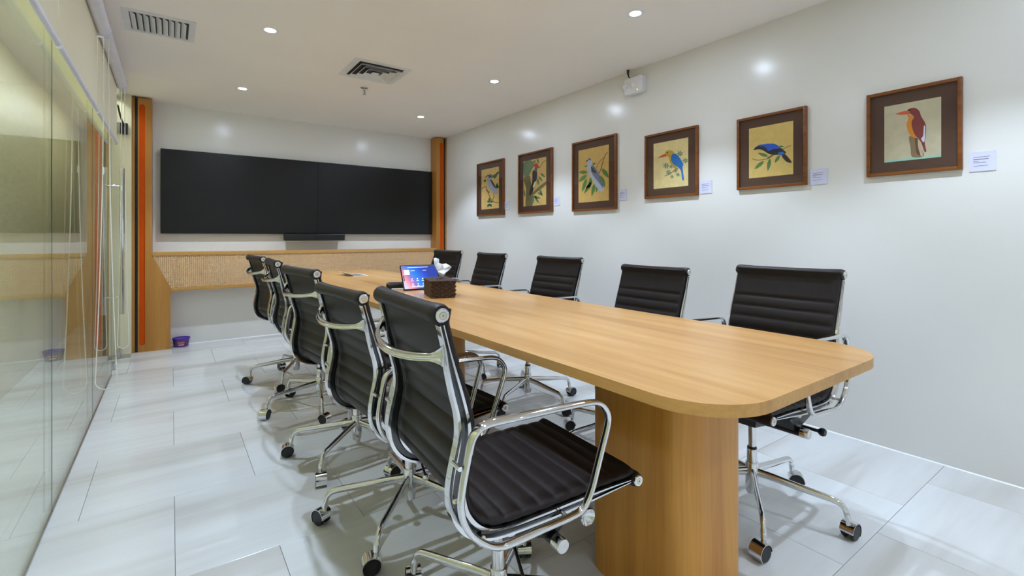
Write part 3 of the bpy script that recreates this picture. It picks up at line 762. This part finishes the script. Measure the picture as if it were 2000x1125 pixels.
    for k in range(41):
        u = -1+2*k/40; x = u*(HWID-.008); a = (1-u*u)**.8
        y = ky(-.274)-.056*a; z = kz(.820)-.018*a
        hh = .0098+.013*max(0, (abs(u)-.88)/.12)**2; g = max(0, 1-abs(u)*1.05)
        sec = [(.004, -1), (.004, -.35), (.004, .35), (.004, 1), (-.002, 1.0), (-.0065, .72), (-.004-.001*g, .40), (-.0085-.002*g, .12), (-.0085-.002*g, -.25), (-.0045, -.55), (-.0065, -.82), (-.002, -1.0)]
        rings.append([(x, y+d, z+hh*v) for d, v in sec])
    up.append(MB().rings(rings).build('back_stretcher', M_chrome, parent=root, ang=65))
    # --- armrests
    A = crom(ARM, 4, True); NA = len(A)
    for sg in (-1, 1):
        rings = []
        for i in range(NA):
            p = Vector(A[i]); t = (Vector(A[(i+1) % NA])-Vector(A[i-1])).normalized(); nn = Vector((-t.y, t.x))
            wide = .0095+.007*max(0, 1-abs(p.x-ky(-.12))/.13)*(1 if p.y > kz(.6) else 0)
            ring = []
            for j in range(14):
                a = 2*PI*j/14; ca, sa = math.cos(a), math.sin(a)
                ex = math.copysign(abs(ca)**.75, ca)*wide; en = math.copysign(abs(sa)**.75, sa)*.0068
                q = p+nn*en; ring.append((sg*AX+ex, q.x, q.y))
            rings.append(ring)
        a = MB().rings(rings, closed=True).build('armrest', M_chrome, parent=root, ang=60); up.append(a)
        for (y, z) in ((ky(-.252), kz(.575)), (ky(-.200), kz(.392)), (ky(.050), kz(.372))):
            MB().cyl((sg*(HWID-.008), y, z), (sg*(AX), y, z), .0052, n=12).build('arm_pin', M_chrome, parent=a)
    # --- under-seat: spider, mechanism, tilt tube, knob, lever
    zs = kz(.362)
    for y in (-.085, .075):
        rings = []
        for k in range(21):
            u = -1+2*k/20; zz = zs-.004-.026*(1-u*u); hh = .007; ww = .012
            rings.append([(u*(HWID-.012), y+ww*math.cos(t), zz+hh*math.sin(t)) for t in [2*PI*i/10 for i in range(10)]])
        up.append(MB().rings(rings).build('seat_stretcher', M_steel, parent=root))
    mech = MB(); z1 = zs-.012; z0 = .315
    mech.add([(-.055,-.075,z0),(.055,-.075,z0),(.048,.07,z0+.005),(-.048,.07,z0+.005),(-.08,-.11,z1),(.08,-.11,z1),(.075,.10,z1),(-.075,.10,z1)],
             [(0,3,2,1),(4,5,6,7),(0,1,5,4),(1,2,6,5),(2,3,7,6),(3,0,4,7)])
    mech.add([(-.19,-.10,zs-.016),(.19,-.10,zs-.016),(.19,.115,zs-.016),(-.19,.115,zs-.016),(-.185,.028,.352),(.185,.028,.352),(.185,.060,.352),(-.185,.060,.352)],
             [(0,1,2,3),(7,6,5,4),(0,4,5,1),(1,5,6,2),(2,6,7,3),(3,7,4,0)])
    mo = mech.build('tilt_mechanism', M_blk, parent=root, bevel=.006); up.append(mo)
    MB().cyl((-.205, .045, .352), (.205, .045, .352), .0165, n=20).build('torsion_tube', M_blk, parent=mo)
    for sg in (-1, 1):
        MB().lathe([(.0004, sg*.200), (.0178, sg*.200), (.0178, sg*.226), (.016, sg*.229), (.0004, sg*.2295)], 22, (0, .045, .352), 'x').build('tube_cap', M_chrome, parent=mo)
    MB().cyl((-.05, -.055, .345), (-.215, -.055, .345), .006, n=10).lathe([(.0004, -.243), (.012, -.242), (.0155, -.234), (.014, -.226), (.006, -.216), (.0004, -.21)], 18, (0, -.055, .345), 'x').build('tension_knob', M_blk, parent=mo)
    MB().cyl((.05, .15, .372), (.18, .15, .372), .004, n=8).lathe([(.004, .178), (.010, .180), (.0205, .192), (.0225, .194), (.021, .197), (.010, .186), (.0004, .184)], 24, (0, .15, .372), 'x').build('hand_wheel', M_chrome, parent=mo)
    lv = MB().cyl((.045, -.005, .345), (.185, -.035, .268), .0042, n=10).build('height_lever', M_blk, parent=mo)
    bl = MB(); bm = bmesh.new(); bmesh.ops.create_icosphere(bm, subdivisions=2, radius=.0125, matrix=Matrix.Translation((.19, -.036, .265)))
    bm.verts.index_update(); bl.add([v.co for v in bm.verts], [[v.index for v in f.verts] for f in bm.faces]); bm.free()
    bl.build('lever_ball', M_chrome, parent=mo)
    # --- column (fixed to the base)
    MB().cyl((0, 0, .235), (0, 0, .33), .014, n=20).build('gas_piston', M_chrome, parent=root)
    sl = MB().lathe([(.0004, .16), (.0188, .16), (.0188, .238), (.0175, .243), (.0004, .243)], 24).build('column_sleeve', M_chrome, parent=root, ang=30)
    MB().lathe([(.0178, .241), (.0185, .243), (.0165, .250), (.0135, .250), (.0135, .241)], 24).build('column_collar', M_blk, parent=sl)
    MB().lathe([(.0004, .066), (.019, .066), (.0225, .071), (.0238, .10), (.0238, .186), (.0225, .190), (.0004, .190)], 24).build('base_hub', M_chrome, parent=root, ang=40)
    # --- five legs with casters
    leg0 = None
    for k in range(5):
        if leg0 is None:
            R_ = []
            line = crom([(.015, .152), (.08, .147), (.16, .138), (.245, .130), (.284, .124), (.302, .111), (.311, .090), (.315, .068)], 4)
            for i, (x, z) in enumerate(line):
                x2, z2 = line[min(i+1, len(line)-1)]; x1, z1_ = line[max(i-1, 0)]; t = Vector((x2-x1, z2-z1_)).normalized(); nn = Vector((-t.y, t.x))
                u = i/(len(line)-1); vr = .0165-.0068*min(1, u*1.35)+(.001 if u > .85 else 0); hr = .0102-.0012*u+(.002 if u > .85 else 0)
                R_.append([(x+nn.x*vr*math.cos(a), hr*math.sin(a), z+nn.y*vr*math.cos(a)) for a in [2*PI*j/14 for j in range(14)]])
            leg0 = MB().rings(R_).build('leg', M_chrome, parent=root, ang=50)
            # caster built about its stem; the axle trails behind
            tr = .016; cz = .0295; st = (.315, 0, 0)
            ho = MB(); ring = []
            for a in [(-.75+3.9*j/20) for j in range(21)]:
                ring.append([(tr+r_*math.cos(a), yy, cz+r_*math.sin(a)) for r_, yy in ((.0320, -.0225), (.0320, .0225), (.0294, .0225), (.0294, -.0225))])
            ho.rings(ring); ho.cyl((0, 0, .052), (0, 0, .078), .0085, n=12)
            ho.build('caster_hood', M_chrome, parent=leg0, ang=40, loc=st)
            for yy in (-.0212, .0077):
                MB().lathe([(.0004, yy), (.0262, yy), (.0287, yy+.003), (.0287, yy+.0105), (.0262, yy+.0135), (.0004, yy+.0135)], 24, (tr, 0, cz), 'y').build('caster_wheel', M_blk, parent=leg0, ang=40, loc=st)
            MB().cyl((tr, -.008, cz), (tr, .008, cz), .007, n=12).build('caster_axle', M_blk, parent=leg0, loc=st)
        else:
            l = clone(leg0, root); l.rotation_euler = (0, 0, 2*PI*k/5)
    for o in up: o['up'] = 1
    return root
base = make_chair()
CH = [  # x, y, yaw, roll height, leg azimuth (world), tilt back, label
 (.725, 1.0755, -94.0, .926, 112, 0.3, 'nearest office chair on the left side, closest to the viewer'),
 (.755, 1.740, -86.5, .890, 155, 1.6, 'second office chair from the viewer on the left side of the table'),
 (.761, 2.411, -83.5, .925, 152, 2.0, 'third, middle office chair on the left side of the table'),
 (.775, 3.208, -92.0, .930, 187, 1.5, 'fourth office chair from the viewer on the left side of the table'),
 (.780, 3.936, -85.0, .930, 170, 2.4, 'farthest office chair on the left side, closest to the cane panel'),
 (1.890, .990, 90.5, .934, 214, 4.0, 'nearest office chair against the picture wall, at the near table corner'),
 (1.870, 1.670, 89.5, .907, 240, 2.0, 'second office chair from the viewer on the picture side of the table'),
 (1.906, 2.485, 92.5, .929, 348, 2.8, 'third, middle office chair on the picture side of the table'),
 (1.920, 3.370, 88.5, .931, 200, 2.0, 'fourth office chair from the viewer on the picture side, below the woodpecker'),
 (1.900, 4.060, 98.0, .938, 230, 2.0, 'farthest office chair on the picture side, half hidden by the tissue box')]
for i, (x, y, a, zr, az, tilt, lab) in enumerate(CH):
    ch = base if i == 0 else clone(base)
    ch.location = (x, y, 0); ch.rotation_euler = (0, 0, math.radians(a)); tag(ch, lab, 'chair', 'office chairs around the table')
    tl_ = math.radians(tilt); zp = .35; top_z = zp+TOPC[0]*math.sin(tl_)+(TOPC[1]-zp)*math.cos(tl_)
    dz = zr-top_z; legs = 0; rs = random.Random(i+3)
    for c in ch.children:
        n = c.name.split('.')[0]
        if n == 'leg':
            c.rotation_euler = (0, 0, math.radians(az-a)+2*PI*legs/5); legs += 1
            sw = rs.uniform(-1.3, 1.3)
            for g in c.children: g.rotation_euler = (0, 0, sw)
            continue
        if c.get('up'):
            c.rotation_euler = (tl_, 0, 0); c.location = (0, zp*math.sin(tl_), zp-zp*math.cos(tl_)+dz)
for o in bpy.data.objects:
    if 'up' in o: del o['up']

# ------------------------------------------------------------------ things on the table and floor
# tissue box
r = empty('tissue_box', (1.250, 2.463, TT), math.radians(-16.5)); tag(r, 'dark woven rattan tissue box with a white tissue on the table', 'tissue box')
hx, hy, hh = .070, .125, .098
M_rat2 = plain('dark_rattan_core', (26, 16, 11), .8)
MB().box(-hx+.006, hx-.006, -hy+.006, hy-.006, 0, hh-.006).build('core', M_rat2, parent=r)
mb = MB(); rows = 8; rh = (hh-.010)/rows; per = []
outl = rrect(-hx+.003, hx-.003, -hy+.003, hy-.003, .006, 2)
# perimeter resample
L = [0]
for a, b in zip(outl, outl[1:]+outl[:1]): L.append(L[-1]+math.hypot(b[0]-a[0], b[1]-a[1]))
def per_at(s):
    s %= L[-1]
    for i in range(len(outl)):
        if s <= L[i+1]:
            a, b = outl[i], outl[(i+1) % len(outl)]; t = (s-L[i])/max(1e-9, L[i+1]-L[i]); dx, dy = b[0]-a[0], b[1]-a[1]; d = math.hypot(dx, dy) or 1
            return a[0]+dx*t, a[1]+dy*t, dy/d, -dx/d
nst = 40
for j in range(rows):
    rings = []
    for k in range(nst*4):
        s = L[-1]*k/(nst*4); x, y, nx, ny = per_at(s)
        off = .0038*math.sin(PI*k/4+PI*(j % 2)); z0 = .002+j*rh
        rings.append([(x+nx*(off+d), y+ny*(off+d), z0+zz) for d, zz in ((.002, .0008), (.002, rh-.0008), (-.0015, rh-.0008), (-.0015, .0008))])
    mb.rings(rings, closed=True)
o = mb.build('woven_wall', M_ratan, parent=r); o['kind'] = 'stuff'
mb = MB()
for k in range(20):
    y = -hy+.004+(2*hy-.008)*(k+.5)/20
    if abs(y) < .03: 
        segs = ((-hx+.004, -.022), (.022, hx-.004))
    else: segs = ((-hx+.004, hx-.004),)
    for x0, x1 in segs:
        m = max(3, int((x1-x0)/.006)); rings = []
        for q in range(m+1):
            x = x0+(x1-x0)*q/m; zz = hh-.004+.0022*math.sin(PI*q*.5+PI*(k % 2))
            rings.append([(x, y+.0048*math.cos(t), zz+.0028*math.sin(t)) for t in [2*PI*i/6 for i in range(6)]])
        mb.rings(rings)
o = mb.build('woven_lid', M_ratan, parent=r); o['kind'] = 'stuff'
MB().tube([(x, y, hh-.004) for x, y in rrect(-hx, hx, -hy, hy, .006, 3)], .0045, 8, closed=True).build('rim', M_ratan, parent=r)
# tissue sheet
tis = empty('paper_tissue', (1.262, 2.455, TT+.098), math.radians(-16.5)); tag(tis, 'white paper tissue sticking up out of the rattan box', 'tissue')
rim_ = [(.014,.004,.0),(.020,.010,.026),(.034,-.004,.040),(.048,.006,.052),(.036,-.010,.062),(.022,.008,.071),(.000,-.010,.070),(-.012,.006,.073),(-.015,-.008,.094),(-.030,.006,.100),(-.041,-.004,.096),(-.033,.010,.062),(-.022,-.008,.034),(-.010,.0,.0)]
mid_ = [(.004,.004,.002),(.006,-.010,.022),(.012,.008,.042),(-.004,-.006,.058),(-.018,.008,.075)]
mb = MB(); vs = rim_+mid_; n0 = len(rim_)
mb.add(vs, [(0,1,n0),(1,n0+1,n0),(1,2,n0+1),(2,n0+2,n0+1),(2,3,n0+2),(3,4,n0+2),(4,5,n0+2),(5,6,n0+2),(6,n0+3,n0+2),(6,7,n0+3),(7,n0+4,n0+3),(7,8,n0+4),(8,9,n0+4),(9,10,n0+4),(10,11,n0+4),(11,n0+3,n0+4),(11,12,n0+3),(12,n0+2,n0+3),(12,n0+1,n0+2),(12,13,n0+1),(13,n0,n0+1)])
for q in range(len(mb.v)): mb.v[q] = tuple(c_*1.2 for c_ in mb.v[q])
o = mb.build('sheet', M_tissue, parent=tis, ang=20)
md = o.modifiers.new('thickness', 'SOLIDIFY'); md.thickness = .0006
# tablet (touch controller)
r = empty('touch_panel', (1.298, 2.785, TT)); tag(r, 'tilted touch panel with a lit blue and pink screen on the table', 'tablet')
tw, thh, tl = .252, .165, math.radians(24)
def tp(x, h, d): return (x, h*math.sin(tl)+d*math.cos(tl), .006+h*math.cos(tl)-d*math.sin(tl))
def slab(x0, x1, h0, h1, d0, d1, name, mat, par=r, bv=0):
    c = [tp(x, h, d) for d in (d0, d1) for x, h in ((x0, h0), (x1, h0), (x1, h1), (x0, h1))]
    return MB().add(c, [(0,1,2,3),(7,6,5,4),(0,4,5,1),(1,5,6,2),(2,6,7,3),(3,7,4,0)]).build(name, mat, parent=par, bevel=bv)
slab(-tw/2, tw/2, 0, thh, 0, .012, 'casing', M_tvb, bv=.003)
def screen_mat():
    m, nt, b = newmat('panel_screen'); b.inputs['Base Color'].default_value = (.02, .02, .02, 1); setp(b, rough=.12)
    tc = nt.nodes.new('ShaderNodeTexCoord'); sx = nt.nodes.new('ShaderNodeSeparateXYZ'); nt.links.new(tc.outputs['Generated'], sx.inputs[0])
    a = nt.nodes.new('ShaderNodeMath'); a.operation = 'MULTIPLY_ADD'; a.inputs[1].default_value = -.45; nt.links.new(sx.outputs['Z'], a.inputs[0])
    q = nt.nodes.new('ShaderNodeMath'); q.operation = 'ADD'; q.inputs[1].default_value = .45; nt.links.new(sx.outputs['X'], q.inputs[0])
    # fac = x*1 + .45 - ... (pink low left, blue up right)
    mul = nt.nodes.new('ShaderNodeMath'); mul.operation = 'MULTIPLY_ADD'; mul.inputs[1].default_value = .38
    nt.links.new(sx.outputs['Z'], mul.inputs[0]); nt.links.new(sx.outputs['X'], mul.inputs[2])
    c = ramp(nt, mul.outputs[0], [(.08, lin((196, 198, 222))), (.26, lin((226, 128, 150))), (.40, lin((120, 110, 190))), (.55, lin((30, 120, 216))), (.85, lin((16, 60, 190))), (1, lin((20, 50, 150)))])
    m.cycles.emission_sampling = 'NONE'; nt.links.new(c, b.inputs['Emission Color']); b.inputs['Emission Strength'].default_value = 1.15
    return m
sc_ = slab(-tw/2+.005, tw/2-.005, .006, thh-.006, -.0009, .001, 'screen', screen_mat())
M_icon = emit('screen_icon', (.80, .82, .95), .55)
slab(-.108, -.072, .10, .132, -.0014, -.0010, 'screen_tile', M_icon)
slab(-.118, -.112, .06, .094, -.0014, -.0010, 'screen_side_tab', M_tvb)
mb = MB()
for x in (-.062, -.026, .01):
    for h in (.036, .070):
        c = [tp(x+.0045*math.cos(t), h+.0045*math.sin(t), -.0013) for t in [2*PI*i/14 for i in range(14)]]; mb.add(c, [tuple(range(14))])
        c = [tp(x-.009, h-.014, -.0013), tp(x+.009, h-.014, -.0013), tp(x+.009, h-.011, -.0013), tp(x-.009, h-.011, -.0013)]; mb.add(c, [(0,1,2,3)])
for x0, x1, h0 in ((-.062, -.035, .124), (.02, .046, .124), (-.075, .03, .0165), (-.08, .06, .146)):
    c = [tp(x0, h0, -.0013), tp(x1, h0, -.0013), tp(x1, h0+.003, -.0013), tp(x0, h0+.003, -.0013)]; mb.add(c, [(0,1,2,3)])
mb.build('screen_icons', M_icon, parent=r, smooth=False)['kind'] = 'stuff'
MB().add([(-.06,.012,.0),(.06,.012,.0),(.06,.10,.0),(-.06,.10,.0),(-.05,.03,.05),(.05,.03,.05),(.05,.045,.05),(-.05,.045,.05)],
         [(0,3,2,1),(4,5,6,7),(0,1,5,4),(1,2,6,5),(2,3,7,6),(3,0,4,7)]).build('stand_foot', M_blk, parent=r, bevel=.003)
# black cylinder + cable behind
r = empty('microphone_pod', (1.175, 2.955, TT), math.radians(-14)); tag(r, 'small black cylinder with a cable lying left of the touch panel', 'speaker')
MB().lathe([(.0004, -.07), (.014, -.07), (.020, -.063), (.0215, -.048), (.0215, .05), (.020, .063), (.014, .07), (.0004, .07)], 24, (.02, .0, .0217), 'x').build('body', M_blk, parent=r)
MB().tube(crom([(-.03, .0, .010), (-.05, -.008, .004), (-.075, -.004, .0035), (-.105, .006, .0035)], 6), .003, 6).build('cable', M_blk, parent=r)
MB().tube(crom([(-.02, -.025, .0032), (.02, -.03, .0032), (.06, -.045, .0032)], 6), .003, 6).build('white_cable', M_white, parent=r)
# cable hatch
r = empty('cable_hatch', (1.325, 4.22, TT)); tag(r, 'open metal cable hatch in the far half of the tabletop', 'cable hatch')
fm = MB()
for b_ in ((-.065, .065, -.14, -.128), (-.065, .065, .128, .14), (-.065, -.053, -.128, .128), (.053, .065, -.128, .128)): fm.box(*b_, .0002, .003)
fm.build('rim', M_grille, parent=r)
MB().box(-.053, .053, -.128, .128, .0002, .0012).build('socket_tray', M_steel, parent=r)
MB().add([(-.053, -.128, .003), (-.051, -.128, .003), (-.115, -.128, .032), (-.117, -.128, .030), (-.053, .128, .003), (-.051, .128, .003), (-.115, .128, .032), (-.117, .128, .030)],
         [(0,1,2,3),(7,6,5,4),(0,4,5,1),(1,5,6,2),(2,6,7,3),(3,7,4,0)]).build('flap', M_grille, parent=r, smooth=False)
# purple tub
r = empty('plastic_tub', (.078, 5.757, 0)); tag(r, 'small purple plastic tub with lid on the floor by the left post', 'tub')
M_pur = plain('purple_plastic', (96, 52, 120), .4); M_lid = plain('purple_lid', (84, 44, 168), .35); M_yel = plain('tub_print', (255, 186, 60), .5); M_pink = plain('tub_print_pale', (214, 150, 180), .5)
MB().lathe([(.0004, .0005), (.058, .0005), (.060, .004), (.0685, .074), (.0004, .074)], 32).build('body', M_pur, parent=r)
MB().lathe([(.0004, .078), (.066, .078), (.068, .086), (.0735, .088), (.075, .082), (.073, .073), (.0690, .073)], 32).build('lid', M_lid, parent=r, ang=30)
mb = MB()
for k in range(16):
    a0 = PI*1.36+k*.058; up_ = .050+.006*math.sin(k*1.7); dn_ = .040-.003*math.cos(k*2.1)
    if k % 4 == 3: continue
    q = []
    for a, z in ((a0, dn_), (a0+.045, dn_), (a0+.045, up_), (a0, up_)):
        rr = .0603+.0085*(z-.004)/.07+.0006; q.append((rr*math.cos(a), rr*math.sin(a), z))
    mb.add(q, [(0,1,2,3)])
mb.build('printed_lettering', M_yel, parent=r, smooth=False)
mb = MB()
for k in range(10):
    a0 = PI*1.38+k*.07; q = []
    for a, z in ((a0, .018), (a0+.07, .018), (a0+.07, .031), (a0, .031)):
        rr = .0603+.0085*(z-.004)/.07+.0005; q.append((rr*math.cos(a), rr*math.sin(a), z))
    mb.add(q, [(0,1,2,3)])
mb.build('printed_band', M_pink, parent=r, smooth=False)
